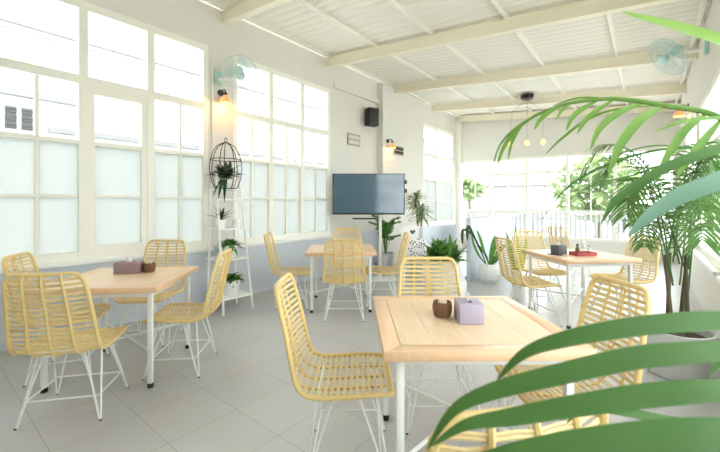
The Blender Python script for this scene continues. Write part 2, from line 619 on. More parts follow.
fe = thing('picket_fence', 'pale picket fence outside the back windows', 'fence', (-2, 13.4, -.3))
f = MB()
for i in range(80):
    f.span(-5.6 + i * .14, -5.52 + i * .14, -.012, .012, 0, 1.32)
f.build('pickets', M['fence'], fe, smooth=False)
f = MB()
for z in (.25, 1.1, 1.36):
    f.span(-5.6, 5.6, .012, .05, z, z + .06)
f.build('rail', M['fence'], fe, smooth=False)

def rnd_crown(seed, c, rad, n, size):
    rg = random.Random(seed)
    mb = MB()
    for i in range(n):
        while True:
            p = Vector((rg.uniform(-1, 1), rg.uniform(-1, 1), rg.uniform(-1, 1)))
            if 0.25 < p.length < 1:
                break
        p = Vector((c[0] + p.x * rad[0], c[1] + p.y * rad[1], c[2] + p.z * rad[2]))
        a, e = rg.uniform(0, 6.28), rg.uniform(-.6, .6)
        d = Vector((math.cos(a) * math.cos(e), math.sin(a) * math.cos(e), math.sin(e)))
        L = size * rg.uniform(.7, 1.3)
        mb.leaf([p, p + d * L * .5, p + d * L - Vector((0, 0, L * .2))], L * .5, Vector((rg.uniform(-1, 1), rg.uniform(-1, 1), 1)).normalized())
    return mb
for i, (x, y, h, r, lab) in enumerate(((-1.5, 16.0, 2.2, 1.5, 'leafy tree outside the back windows, right behind the table with condiments'),
                                       (3.0, 18.5, 2.8, 1.9, 'leafy tree outside the back windows, nearest the right wall'),
                                       (-9.6, 24.0, 2.6, .8, 'small distant tree outside the back windows, by the pale house'))):
    t = thing('tree', lab, 'tree', (x, y, -.3), 0, 'trees outside the back windows')
    rnd_crown(40 + i, (0, 0, h), (r, r, r * .85), 900, .42).build('crown', M['tree'], t)
    MB().tube([(0, 0, 0), (.05, .04, h * .5), (0, 0, h)], [.11, .09, .05], 8).build('trunk', M['trunk'], t)
h = thing('house', 'pale house with a low tiled roof seen through the back windows', 'building', (-11, 29, -.3), R(12))
MB().span(-5, 5, 0, 6, 0, 3.0).build('wall', M['far_house'], h, smooth=False)
rf = MB(); rf.v = [Vector(p) for p in ((-5.5, -.5, 3), (5.5, -.5, 3), (5.5, 6.5, 3), (-5.5, 6.5, 3), (-5.5, 3, 4.4), (5.5, 3, 4.4))]
rf.f = [(0, 1, 5, 4), (2, 3, 4, 5), (1, 2, 5), (3, 0, 4), (0, 3, 2, 1)]
rf.build('roof', M['far_roof'], h, smooth=False)
for x in (-3, -.5, 2):
    MB().span(x, x + 1.3, -.05, .02, 1.0, 2.2).build('window', M['far_grey'], h, smooth=False)

# ------------------------------------------------------------------ dining table
def make_table(label, loc, rz):
    t = thing('dining_table', label, 'table', loc, rz, 'square wooden dining tables')
    S, H, TH, BW = .435, .75, .042, .075
    m = MB()
    n = 5
    inner = S - BW - .002
    wdt = 2 * inner / n
    for i in range(n):
        m.span(-inner + i * wdt + .0002, -inner + (i + 1) * wdt - .0002, -inner, inner, H - TH + .004, H - .0006)
    top = m.build('tabletop', M['wood'], t, bevel=.0007, seg=1)
    m = MB()
    o2, i2 = S, S - BW
    for (a, b, c, d) in (((-o2, -o2), (o2, -o2), (i2, -i2), (-i2, -i2)), ((o2, -o2), (o2, o2), (i2, i2), (i2, -i2)),
                         ((o2, o2), (-o2, o2), (-i2, i2), (i2, i2)), ((-o2, o2), (-o2, -o2), (-i2, -i2), (-i2, i2))):
        b0 = len(m.v)
        for z in (H - TH, H):
            for p in (a, b, c, d):
                m.v.append(Vector((p[0], p[1], z)))
        m.f += [tuple(b0 + i for i in q) for q in ((0, 3, 2, 1), (4, 5, 6, 7), (0, 1, 5, 4), (1, 2, 6, 5), (2, 3, 7, 6), (3, 0, 4, 7))]
    m.build('border', M['wood_edge'], top, bevel=.003)
    Lg = .36
    for sx, sy in ((-1, -1), (1, -1), (1, 1), (-1, 1)):
        l = MB().box((sx * Lg, sy * Lg, (H - TH + .035) / 2), (.032, .032, H - TH - .035)).build('leg', M['wire'], t, bevel=.003)
        f = MB()
        f.lathe([(.012, 0), (.021, .004), (.022, .028), (.014, .036)], (sx * Lg, sy * Lg, 0), 14)
        f.build('foot', M['black'], l)
    m = MB()
    for s in (-1, 1):
        m.box((0, s * Lg, H - TH - .022), (2 * Lg, .025, .04)); m.box((s * Lg, 0, H - TH - .022), (.025, 2 * Lg, .04))
    m.build('apron', M['wire'], t, bevel=.002)
    m = MB()
    m.tube([(-Lg, -Lg, .25), (Lg, Lg, .25)], .010, 8)
    m.tube([(-Lg, Lg, .262), (Lg, -Lg, .262)], .010, 8)
    m.build('cross_brace', M['wire'], t)
    return t

T1 = (P(-1.925, 2.971), PSI + R(5.5))
T2 = (P(-.25, 4.82), PSI + R(2.5))
T3 = (P(.525, 1.90), PSI + R(.8))
T4 = (P(2.56, 4.28), PSI + R(6))
tab = make_table('square pale wood table in the foreground with a lilac tissue box', *T3)
dup(tab, T1[0], T1[1], 'square pale wood table by the left windows, nearest the left wall')
dup(tab, T2[0], T2[1], 'square pale wood table in front of the television')
dup(tab, T4[0], T4[1], 'square wood table near the back windows with a red tray on it')

# ------------------------------------------------------------------ rattan chair
def make_chair(label, loc, rz):
    t = thing('rattan_chair', label, 'chair', loc, rz, 'yellow rattan dining chairs')
    prof = [(.232, .428, .205), (.215, .448, .218), (.12, .452, .232), (-.02, .444, .238), (-.13, .442, .236), (-.19, .458, .234),
            (-.226, .505, .231), (-.248, .60, .226), (-.278, .74, .214), (-.308, .86, .202), (-.328, .945, .186)]
    sm = crom(prof, 12)
    L = [0]
    for a, b in zip(sm, sm[1:]):
        L.append(L[-1] + math.hypot(b[0] - a[0], b[1] - a[1]))
    tot = L[-1]
    def at(s):
        s = min(max(s, 0), tot)
        for i in range(len(L) - 1):
            if s <= L[i + 1]:
                break
        k = (s - L[i]) / max(L[i + 1] - L[i], 1e-9)
        q = [a + (b - a) * k for a, b in zip(sm[i], sm[i + 1])]
        ty, tz = sm[i + 1][0] - sm[i][0], sm[i + 1][1] - sm[i][1]
        l = math.hypot(ty, tz)
        return q[0], q[1], q[2], tz / l, -ty / l
    def surf(u, s, lift=0.0):
        y, z, hw, ny, nz = at(s)
        c = .016 + .02 * max(0, ny)
        fade = min(1, s / .08) * min(1, (tot - s) / .05 + .35)
        off = -c * (1 - u * u) * fade + lift
        return Vector((u * hw, y + ny * off, z + nz * off))
    # frame pole all round
    fr = MB()
    path = [surf(-1, s) for s in [i * tot / 40 for i in range(2, 39)]]
    path += [surf(-.93, tot - .012)] + [surf(u, tot) for u in (-.78, -.4, 0, .4, .78)] + [surf(.93, tot - .012)]
    path += [surf(1, s) for s in [i * tot / 40 for i in range(38, 1, -1)]]
    path += [surf(.95, .012)] + [surf(u, 0) for u in (.8, .4, 0, -.4, -.8)] + [surf(-.95, .012)]
    fr.tube(path, .0125, 8, closed=True)
    for u in (-.5, 0, .5):
        fr.tube([surf(u, i * tot / 30, -.006) for i in range(31)], .0078, 6)
    fr.build('frame', M['cane'], t)
    seat, back = MB(), MB()
    n = int(tot / .0300)
    for i in range(1, n):
        s = i * tot / n
        y, z, hw, ny, nz = at(s)
        tgt = seat if s < tot * .475 else back
        for ds in (-.0042, .0042):
            tgt.tube([surf(u / 4, s + ds, .002 * (1 if (u + i) % 2 else -1)) for u in range(-4, 5)], .0042, 5)
    # binding strips either side of the centre of the back
    for u in (-.06, .06):
        back.tube([surf(u, tot * (.49 + .5 * i / 20), .006) for i in range(21)], .004, 4)
    seat.build('seat', M['rattan'], t)
    back.build('backrest', M['rattan'], t)
    w = MB()
    q = [(-.17, .15, .428), (.17, .15, .428), (.17, -.13, .428), (-.17, -.13, .428)]
    w.tube(q, .0055, 6, closed=True)
    w.build('seat_support', M['wire'], t)
    for sx, sy in ((-1, 1), (1, 1), (1, -1), (-1, -1)):
        foot = Vector((sx * .225, .015 + sy * .205, .008))
        m = MB()
        cy = .01
        a = Vector((sx * .17, cy + sy * .055, .428)); b = Vector((sx * .105, cy + sy * .14, .428))
        m.tube([a, a.lerp(foot, .5), foot + Vector((-sx * .002, -sy * .008, .004)), foot, foot + Vector((-sx * .008, -sy * .002, .004)), b.lerp(foot, .5), b], .0062, 6)
        l = m.build('leg', M['wire'], t)
        MB().lathe([(.005, 0), (.007, .001), (.007, .008), (.005, .011)], (foot.x, foot.y, 0), 8).build('foot_cap', M['dark'], l)
    m = MB()
    ring = []
    for sx, sy in ((-1, 1), (1, 1), (1, -1), (-1, -1)):
        ring.append((sx * .197, .0135 + sy * .163, .14))
    m.tube(ring, .0055, 6, closed=True)
    m.build('stretcher', M['wire'], t)
    return t

def face(r, d):
    """heading of a chair whose sitter looks along (r, d) in the viewer's right/ahead axes"""
    return PSI + math.atan2(-r, d)
ch = make_chair('rattan chair left of the foreground table, shown in side profile', P(-.075, 1.92), face(1, 0.0))
for r, d, fr_, fd_, lab in (
    (.50, 2.33, 0, -1, 'rattan chair behind the foreground table, back rising above the tissue box'),
    (1.0, 1.845, -1, -.02, 'rattan chair right of the foreground table, behind the big green blades'),
    (.255, 1.04, -.24, .97, 'rattan chair nearest the viewer, cut off by the bottom edge under the palm blades'),
    (-1.87, 2.385, -.21, .98, 'rattan chair at far left, its back turned to the viewer, front side of window table'),
    (-2.36, 2.93, .94, .34, 'rattan chair between left window table and left edge, half hidden behind another chair'),
    (-2.08, 3.60, .05, -1, 'rattan chair on the window side of the left table, facing the room'),
    (-1.455, 3.00, -1, -.10, 'rattan chair right of the left table, seat turned to the table, by ladder shelf'),
    (-.18, 4.30, 0, 1, 'rattan chair with its back to the viewer in front of the television table'),
    (-.89, 4.80, 1, .04, 'rattan chair left of the television table, against the windows'),
    (.30, 4.88, -1, 0, 'rattan chair right of the television table, in front of a potted plant'),
    (-.20, 5.42, 0, -1, 'rattan chair behind the television table, mostly hidden by the front chair'),
    (1.96, 4.16, 1, .10, 'rattan chair left of the condiment table, its back to the white pot'),
    (2.44, 4.88, .08, -1, 'rattan chair behind the condiment table, facing the viewer'),
    (3.14, 4.36, -.98, -.10, 'rattan chair right of the condiment table, beside the potted palm'),
    (3.62, 6.15, 1, .2, 'rattan chair farthest away, alone near the back windows'),
):
    dup(ch, P(r, d), face(fr_, fd_), lab)

# ------------------------------------------------------------------ things on the tables
def tissue_box(label, loc, rz, m, size=(.12, .134, .10), slot='y'):
    t = thing('tissue_box', label, 'tissue box', loc, rz, 'tissue boxes on the tables')
    x, y, z = size
    MB().box((0, 0, z / 2), size).build('body', m, t, bevel=.004)
    sl = (.022, y * .5, .002) if slot == 'y' else (x * .5, .022, .002)
    MB().box((0, 0, z + .0008), sl).build('opening', M['black'], t, smooth=False)
    q = MB()
    b0 = len(q.v)
    for i, (dx, dz) in enumerate(((-.018, .0), (.0, .012), (-.012, .034), (.006, .045))):
        for s in (-1, 1):
            q.v.append(Vector((dx * .6, y * .17 * s * (1 - .2 * i), z + .001 + dz * .8)) if slot == 'y' else Vector((x * .16 * s * (1 - .2 * i), dx * .6, z + .001 + dz * .8)))
    for i in range(3):
        q.f.append((b0 + 2 * i, b0 + 2 * i + 1, b0 + 2 * i + 3, b0 + 2 * i + 2))
    o = q.build('tissue', M['tissue'], t)
    s_ = o.modifiers.new('s', 'SOLIDIFY'); s_.thickness = .002
    return t
TT = .75
tissue_box('lilac grey tissue box on the foreground table', P(.555, 1.85, TT), PSI + R(-2), M['lilac'])
tissue_box('mauve tissue box on the left window table', P(-1.99, 3.12, TT), PSI + R(6), M['mauve'], (.20, .11, .095), 'x')
tissue_box('slate grey tissue box on the condiment table', P(2.36, 4.30, TT), PSI + R(20), M['slate'], (.13, .12, .10))

def basket(label, loc, m):
    t = thing('condiment_basket', label, 'basket', loc, PSI, 'condiment baskets on the tables')
    b = MB()
    for i in range(9):
        r = .040 + .008 * math.sin(i / 8 * 2.6)
        b.tube([(r * math.cos(a), r * math.sin(a), .006 + i * .0085) for a in [k * math.pi / 10 for k in range(20)]], .0045, 5, closed=True)
    for k in range(14):
        a = k * 2 * math.pi / 14
        b.tube([(math.cos(a) * (.040 + .008 * math.sin(i / 4 * 2.6)), math.sin(a) * (.040 + .008 * math.sin(i / 4 * 2.6)), .004 + i * .018) for i in range(5)], .003, 4)
    b.lathe([(.038, 0), (.038, .006)], (0, 0, 0), 16)
    b.build('body', m, t)
    rg = random.Random(5)
    for k in range(4):
        a = k * 1.57 + .4
        MB().box((.017 * math.cos(a), .017 * math.sin(a), .050), (.028, .006, .085), a + 1.2).build('sachet', M['sachet'], t, bevel=.001)
    return t
basket('small brown wicker basket of sachets beside the lilac tissue box', P(.437, 1.925, TT), M['wicker'])
basket('small brown wicker basket of sachets beside the mauve tissue box', P(-1.84, 3.16, TT), M['wicker'])

t = thing('condiment_tray', 'red condiment tray on the table near the back windows', 'tray', P(2.56, 4.16, TT), PSI + R(6))
m = MB(); m.box((0, 0, .006), (.24, .14, .012))
for s in (-1, 1):
    m.box((s * .115, 0, .024), (.01, .14, .03)); m.box((0, s * .066, .024), (.24, .008, .03))
m.build('body', M['red'], t, bevel=.002)
for i, (dx, lab) in enumerate(((-.06, 'sauce bottle at the left of the red tray'), (.01, 'sauce bottle in the middle of the red tray'), (.075, 'sauce bottle at the right of the red tray'))):
    jr = thing('sauce_bottle', lab, 'bottle', P(2.56, 4.16, TT + .0125) + Vector((dx * CS, dx * SN, 0)), PSI, 'sauce bottles in the tray')
    hh = (.10, .13, .09)[i]
    MB().lathe([(.022, 0), (.024, .006), (.024, hh * .65), (.011, hh * .82), (.011, hh)], (0, 0, 0), 14).build('body', (M['wicker'], M['jar'], M['jar'])[i], jr)
    MB().lathe([(.013, 0), (.013, .018), (.009, .022)], (0, 0, hh - .002), 12).build('cap', (M['dark'], M['white'], M['plaque'])[i], jr)
t = thing('phone', 'black phone lying on the condiment table beside the slate tissue box', 'phone', P(2.26, 4.20, TT), PSI + R(30))
MB().box((0, 0, .005), (.075, .15, .009)).build('body', M['black'], t, bevel=.003)
MB().box((0, 0, .0099), (.066, .138, .001)).build('screen', M['screen'], t, smooth=False)

# ------------------------------------------------------------------ pots and plants
def pot(t, r, h, m, soil=True, taper=.78, z0=0.0, off=(0, 0)):
    MB().lathe([(r * taper * .9, 0), (r * taper, .012), (r * .95, h * .6), (r, h - .012), (r, h), (r * .9, h), (r * .86, h * .8)], (off[0], off[1], z0), 24).build('pot', m, t)
    MB().lathe([(r * .86, h * .76), (r * .84, h * .84), (.01, h * .87)], (off[0], off[1], z0), 20).build('soil', M['soil'], t)

def arch_leaf(mb, base, az, L, rise, droop, wd, n=7, rg=None, **kw):
    d = Vector((math.cos(az), math.sin(az), 0))
    pts = []
    for i in range(n):
        s = i / (n - 1)
        pts.append(Vector(base) + d * (L * s * math.cos(rise)) + Vector((0, 0, L * s * math.sin(rise) - droop * L * s * s)))
    mb.leaf(pts, wd, **kw)
    return pts

def bushy(t, seed, c, n, spread, size, wd, m, name='foliage', rise=(.1, 1.3), droop=.5):
    rg = random.Random(seed)
    mb = MB()
    for i in range(n):
        az = rg.uniform(0, 6.283)
        b = (c[0] + rg.uniform(-1, 1) * spread, c[1] + rg.uniform(-1, 1) * spread, c[2] + rg.uniform(0, 1) * spread)
        arch_leaf(mb, b, az, size * rg.uniform(.6, 1.15), rg.uniform(*rise), rg.uniform(.2, 1) * droop, wd * rg.uniform(.7, 1.2), n=5)
    return mb.build(name, m, t)

def frond(mb, path, n, L, wd, droop=.35, seed=0, start=.22, fwd=.55, flip=0):
    """rachis along path with paired drooping leaflets"""
    rg = random.Random(seed)
    pts = [Vector(p) for p in crom([tuple(p) for p in path], 8)]
    N = len(pts)
    mb.tube(pts, [.007 * (1 - .75 * i / N) for i in range(N)], 5)
    for k in range(n):
        t = start + (1 - start) * k / (n - 1)
        i = min(int(t * (N - 1)), N - 2)
        p = pts[i].lerp(pts[i + 1], t * (N - 1) - i)
        T = (pts[i + 1] - pts[i]).normalized()
        S = T.cross(Vector((0, 0, 1)))
        if S.length < .05:
            S = Vector((1, 0, 0))
        S.normalize()
        U = S.cross(T)
        l = L * (.45 + .55 * math.sin(math.pi * min(1, .12 + t * .85))) * rg.uniform(.88, 1.1)
        for sd in ((-1, 1) if not flip else (flip,)):
            D = (S * sd + T * (fwd + .5 * t) + U * .25).normalized()
            q = [p + D * (l * s) - Vector((0, 0, droop * l * s * s * rg.uniform(.8, 1.2))) for s in (0, .25, .5, .75, 1)]
            mb.leaf(q, wd, U, fold=.2, base=.3, peak=.35)
    return mb

# ladder shelf with its plants
lx = thing('ladder_shelf', 'white wooden ladder plant shelf against the left wall between the windows', 'shelf', (0, 0, 0))
for y0, y1 in ((2.37, 2.43), (2.78, 2.74)):
    MB().tube([(-3.965, y0, 0), (-4.23, y1, 1.72)], .017, 4).build('post', M['white'], lx, smooth=False)
    MB().tube([(-4.33, y0, 0), (-4.36, y1, 1.60)], .015, 4).build('post', M['white'], lx, smooth=False)
SHZ = (.19, .65, 1.03, 1.53)
for z in SHZ:
    k_ = z / 1.72
    xf_ = -3.965 - .265 * k_
    MB().span(-4.42, xf_ + .02, 2.36 + .06 * k_, 2.79 - .04 * k_, z - .018, z).build('shelf', M['white'], lx, bevel=.002)
MB().tube([(-4.18, 2.40, 1.39), (-4.18, 2.76, 1.39)], .012, 6).build('rung', M['white'], lx)

def pot_plant(name, label, loc, r, h, seed, n, spread, size, wd, m, pm, group=None, cat='potted plant', rise=(.1, 1.3), droop=.5, zt=None):
    t = thing(name, label, cat, loc, 0, group)
    pot(t, r, h, pm)
    bushy(t, seed, (0, 0, h * .9), n, spread, size, wd, m, rise=rise, droop=droop)
    return t
G = 'potted plants on the ladder shelf'
pot_plant('potted_plant', 'bushy plant in a round white pot on the lowest shelf of the ladder', (-4.15, 2.57, .19), .125, .19, 1, 70, .06, .17, .05, M['leaf'], M['pot'], G, rise=(-.1, 1.0), droop=.7)
pot_plant('potted_plant', 'trailing plant in a white pot on the second lowest shelf of the ladder', (-4.2, 2.59, .65), .10, .16, 2, 60, .05, .18, .045, M['leaf'], M['pot'], G, rise=(-.2, .9), droop=.8)
pot_plant('potted_plant', 'dark spiky plant in a white pot at the left of the ladder shelf', (-4.24, 2.49, 1.03), .065, .11, 3, 16, .02, .24, .035, M['leaf_dark'], M['pot'], G, rise=(.5, 1.4), droop=.4)
wc = thing('watering_can', 'small white watering can on the third ladder shelf', 'watering can', (-4.2, 2.68, 1.03), R(-30))
MB().lathe([(.05, 0), (.052, .01), (.045, .10), (.04, .105)], (0, 0, 0), 18).build('body', M['pot'], wc)
MB().tube([(.04, 0, .03), (.09, 0, .09), (.11, 0, .13)], [.012, .008, .007], 8).build('spout', M['pot'], wc)
MB().tube([(-.045, 0, .03), (-.09, 0, .07), (-.07, 0, .11), (-.03, 0, .10)], .005, 6).build('handle', M['pot'], wc)

cg = thing('wire_cage_planter', 'black oval wire cage planter on top of the ladder shelf', 'planter', (-4.27, 2.58, 1.53))
CR, CH = .20, .60
m = MB()
def cage_pt(a, s):
    q = 2 * (.12 + .88 * s) - 1
    rr = max(.003, CR * math.sqrt(max(0, 1 - q * q)))
    return (rr * math.cos(a), rr * math.sin(a), .006 + CH * s)
for k in range(7):
    a = k * 2 * math.pi / 7
    m.tube([cage_pt(a, min(s / 12, .999)) for s in range(13)], .0055, 5)
for s in (0.0, .32, .62):
    m.tube([cage_pt(k * math.pi / 12, s) for k in range(24)], .0055, 5, closed=True)
m.build('wire_frame', M['black'], cg)
MB().lathe([(.004, 0), (.128, .002), (.128, .008), (.004, .01)], (0, 0, 0), 20).build('base', M['black'], cg)
r_ = MB(); r_.tube([(.03 * math.cos(k * math.pi / 8), 0, CH + .03 + .03 * math.sin(k * math.pi / 8)) for k in range(16)], .004, 5, closed=True); r_.build('ring', M['black'], cg)
pl = thing('trailing_plant', 'dark trailing plant inside the black wire cage', 'potted plant', (-4.27, 2.58, 1.541))
pot(pl, .075, .10, M['pot'])
bushy(pl, 8, (0, 0, .12), 80, .07, .22, .05, M['leaf_dark'], rise=(.0, 1.5), droop=.5)
m = MB()
for az, L_ in ((-.9, .26), (-.6, .30), (-1.3, .22)):
    arch_leaf(m, (.05, -.03, .10), az, L_, .35, 1.3, .05)
m.build('hanging_leaf', M['leaf_dark'], pl)

# television
TVC = P(.15, 6.3, 0)
tv = thing('television', 'large flat television switched off in front of the left wall', 'television', (TVC.x, TVC.y, 1.15), PSI)
MB().box((0, .025, .355), (1.26, .04, .715)).build('bezel', M['black'], tv, bevel=.004)
MB().box((0, .003, .362), (1.225, .006, .675)).build('screen', M['screen'], tv, smooth=False)
MB().box((0, .06, .3), (.5, .05, .35)).build('rear_housing', M['black'], tv, bevel=.006)
sp = P(.36, 6.44, 0)
st = thing('television_stand', 'white pole stand holding the television, with a dark shelf', 'stand', (sp.x, sp.y, 0), PSI)
MB().box((0, .0, .86), (.05, .04, 1.68)).build('pole', M['white'], st, bevel=.004)
MB().box((0, -.02, .012), (.55, .42, .024)).build('base', M['white'], st, bevel=.004)
MB().box((-.28, -.05, 1.075), (.42, .20, .02)).build('shelf', M['dark'], st, bevel=.003)
MB().box((-.10, -.035, 1.5), (.30, .03, .25)).build('mount', M['dark'], st, bevel=.003)
wbk = P(.86, 7.6, 0)
wk = thing('wall_bracket', 'small black bracket with two knobs beside the top right of the television', 'bracket', (XL + .155, 6.95, 1.72), R(-90))
MB().box((0, .08, 0), (.03, .16, .25)).build('arm', M['dark'], wk, bevel=.003)
for z in (-.10, .10):
    MB().box((0, .18, z), (.12, .09, .09)).build('knob', M['black'], wk, bevel=.01)

# plants on the floor near the television
lp = thing('potted_plant', 'leafy plant in a pale grey pot behind the television table', 'potted plant', P(.49, 6.95))
pot(lp, .16, .40, M['pot_grey'])
rg = random.Random(12)
m = MB()
for k_ in range(13):
    a = k_ * 2.4
    L_ = rg.uniform(.20, .34)
    h_ = rg.uniform(.35, .78)
    frond(m, [(0, 0, .34), (math.cos(a) * L_ * .35, math.sin(a) * L_ * .35, .36 + h_ * .8), (math.cos(a) * L_, math.sin(a) * L_, .36 + h_)], 8, .17, .05, .4, k_, start=.45)
m.build('foliage', M['leaf'], lp)
dr = thing('dracaena', 'tall plant with striped arching leaves right of the television', 'potted plant', P(1.11, 7.04))
pot(dr, .17, .34, M['pot_grey'])
m = MB()
m.tube([(0, 0, .28), (.03, .02, .7), (-.03, 0, 1.35)], [.022, .018, .014], 8); m.tube([(.02, 0, .28), (.08, -.03, .6), (.13, -.04, 1.15)], [.018, .015, .012], 8)
m.build('stem', M['trunk'], dr)
rg = random.Random(3); m = MB()
for c, n in (((-.03, 0, 1.38), 64), ((.13, -.04, 1.15), 50)):
    for i in range(n):
        arch_leaf(m, (c[0], c[1], c[2] + rg.uniform(-.15, .1)), rg.uniform(0, 6.28), rg.uniform(.28, .40), rg.uniform(.2, 1.3), rg.uniform(.4, .8), .055)
m.build('foliage', M['dracaena'], dr)
bp = pot_plant('bushy_plant', 'dense green bushy plant in a pot behind the foreground chair', P(1.22, 5.25), .21, .52, 21, 240, .15, .30, .085, M['leaf'], M['pot'], None, rise=(.1, 1.5), droop=.4)

# white chair with heart cut-out and printed cushion
wc = thing('white_chair', 'white chair with a heart cut-out in its backrest beside the bushy plant', 'chair', P(.90, 6.0), PSI)
hb = bmesh.new()
outer = []
for i in range(25):
    a = math.pi * i / 24
    outer.append((.20 * math.cos(a), .86 + .11 * math.sin(a)))
outer = [(.20, .47)] + outer + [(-.20, .47)]
heart = []
for i in range(20):
    a = 2 * math.pi * i / 20
    heart.append((.0030 * 16 * math.sin(a) ** 3, .855 + .0030 * (13 * math.cos(a) - 5 * math.cos(2 * a) - 2 * math.cos(3 * a) - math.cos(4 * a))))
ed = []
for loop in (outer, heart):
    vs = [hb.verts.new((x, 0, z)) for x, z in loop]
    for i in range(len(vs)):
        ed.append(hb.edges.new((vs[i], vs[(i + 1) % len(vs)])))
bmesh.ops.triangle_fill(hb, use_beauty=True, use_dissolve=False, edges=ed, normal=(0, -1, 0))
me = bpy.data.meshes.new('backrest'); hb.to_mesh(me); hb.free(); me.materials.append(M['white'])
o = bpy.data.objects.new('backrest', me); COL.objects.link(o); o.parent = wc; o.location = (0, .19, 0)
s_ = o.modifiers.new('s', 'SOLIDIFY'); s_.thickness = .022; s_.offset = 0
MB().box((0, .203, .86), (.12, .006, .12)).build('heart_dark_plate', M['slate'], wc, smooth=False)  # added plate, imitates the darkness seen through the cut-out
MB().box((0, 0, .455), (.42, .42, .03)).build('seat', M['white'], wc, bevel=.006)
for sx, sy in ((-1, -1), (1, -1), (1, 1), (-1, 1)):
    MB().tube([(sx * .18, sy * .17, .45), (sx * .20, sy * .20, 0)], .018, 8).build('leg', M['white'], wc)
cu = P(.90, 5.94, .471)
m = MB()
for i in range(9):
    pass
cb = bmesh.new(); bmesh.ops.create_cube(cb, size=1); bmesh.ops.subdivide_edges(cb, edges=cb.edges[:], cuts=6, use_grid_fill=True)
for v in cb.verts:
    x, y, z = v.co * 2
    th = .25 + .75 * (1 - x ** 4) * (1 - z ** 4)
    v.co = Vector((x * .19 * (1 - .06 * (1 - z * z) * 0), y * .06 * th, z * .15))
me = bpy.data.meshes.new('patterned_cushion'); cb.to_mesh(me); cb.free(); me.materials.append(M['print'])
me.polygons.foreach_set('use_smooth', [True] * len(me.polygons))
o = bpy.data.objects.new('patterned_cushion', me); COL.objects.link(o); o.location = (cu.x, cu.y, .62); o.rotation_euler = (R(-12), 0, PSI)
tag(o, 'black and white patterned cushion on the white chair seat', 'cushion')

# paddle plant in white pot by the partition
pp = thing('paddle_leaf_plant', 'plant with big paddle leaves in a faceted white pot on the floor by the partition', 'potted plant', P(2.2, 6.15))
MB().lathe([(.11, 0), (.17, .07), (.195, .16), (.18, .25), (.145, .32), (.125, .32), (.12, .27)], (0, 0, 0), 9).build('pot', M['pot'], pp, smooth=False)
MB().lathe([(.12, .26), (.11, .285), (.01, .29)], (0, 0, 0), 12).build('soil', M['soil'], pp)
def vw(r, d, z, base):
    return P(r, d, z) - base
B_ = P(2.2, 6.15)
m = MB()
for pts, wd in (((( 2.2, 6.15, .28), (2.22, 6.1, .50), (2.25, 6.05, .70), (2.24, 6.02, .80)), .11),
                (((2.2, 6.15, .28), (2.3, 6.1, .48), (2.34, 6.0, .60), (2.38, 5.95, .64)), .08),
                (((2.2, 6.15, .28), (2.10, 6.1, .50), (2.02, 6.1, .76), (1.95, 6.05, .90)), .05),
                (((2.18, 6.15, .28), (2.02, 6.1, .44), (1.90, 6.05, .66), (1.84, 6.0, .86)), .045),
                (((2.2, 6.15, .28), (2.15, 6.2, .46), (2.05, 6.25, .60), (1.98, 6.10, .60)), .05),
                (((2.2, 6.15, .28), (2.26, 5.98, .42), (2.20, 5.85, .52), (2.12, 5.78, .50)), .08)):
    m.leaf([vw(*p, B_) for p in crom(list(pts), 4)], wd, P(0, -1, .4).normalized(), base=.15, peak=.62)
m.build('leaf_cluster', M['leaf'], pp)
m = MB()
for x0, z1 in ((1.72, .90), (1.80, .96)):
    m.leaf([vw(*p, B_) for p in crom([(2.16, 6.15, .28), (1.95, 6.15, .75), (x0 + .02, 6.1, z1), (x0, 6.08, z1 - .25)], 5)], .05, P(0, -1, .2).normalized(), base=.1, peak=.8)
m.build('drooping_leaf', M['leaf_dark'], pp)

sn = thing('snake_plant', 'upright sword leaf plant whose bright tip shows behind the condiment table chair', 'potted plant', P(2.55, 5.85))
pot(sn, .12, .28, M['pot'])
m = MB()
for dx, dy, L_, ln in ((0, 0, .80, -.05), (.04, .03, .62, .10), (-.05, .02, .66, -.14), (.02, -.05, .55, .05), (-.02, .05, .58, .0)):
    b0 = Vector((dx, dy, .22)); tp = b0 + Vector((ln * CS, ln * SN, L_))
    m.leaf([b0.lerp(tp, i / 6) for i in range(7)], .075, P(0, -1, 0), base=.6, peak=.45)
m.build('leaf_cluster', M['palm_bright'], sn)
pz = P(2.02, 6.5, .022)
o = MB().tube([(-.14, -.03, 0), (.14, .03, 0)], .021, 10).build('pipe', M['white'], None, pz, PSI)
tag(o, 'short white pipe lying on the floor beside the white pot', 'pipe')

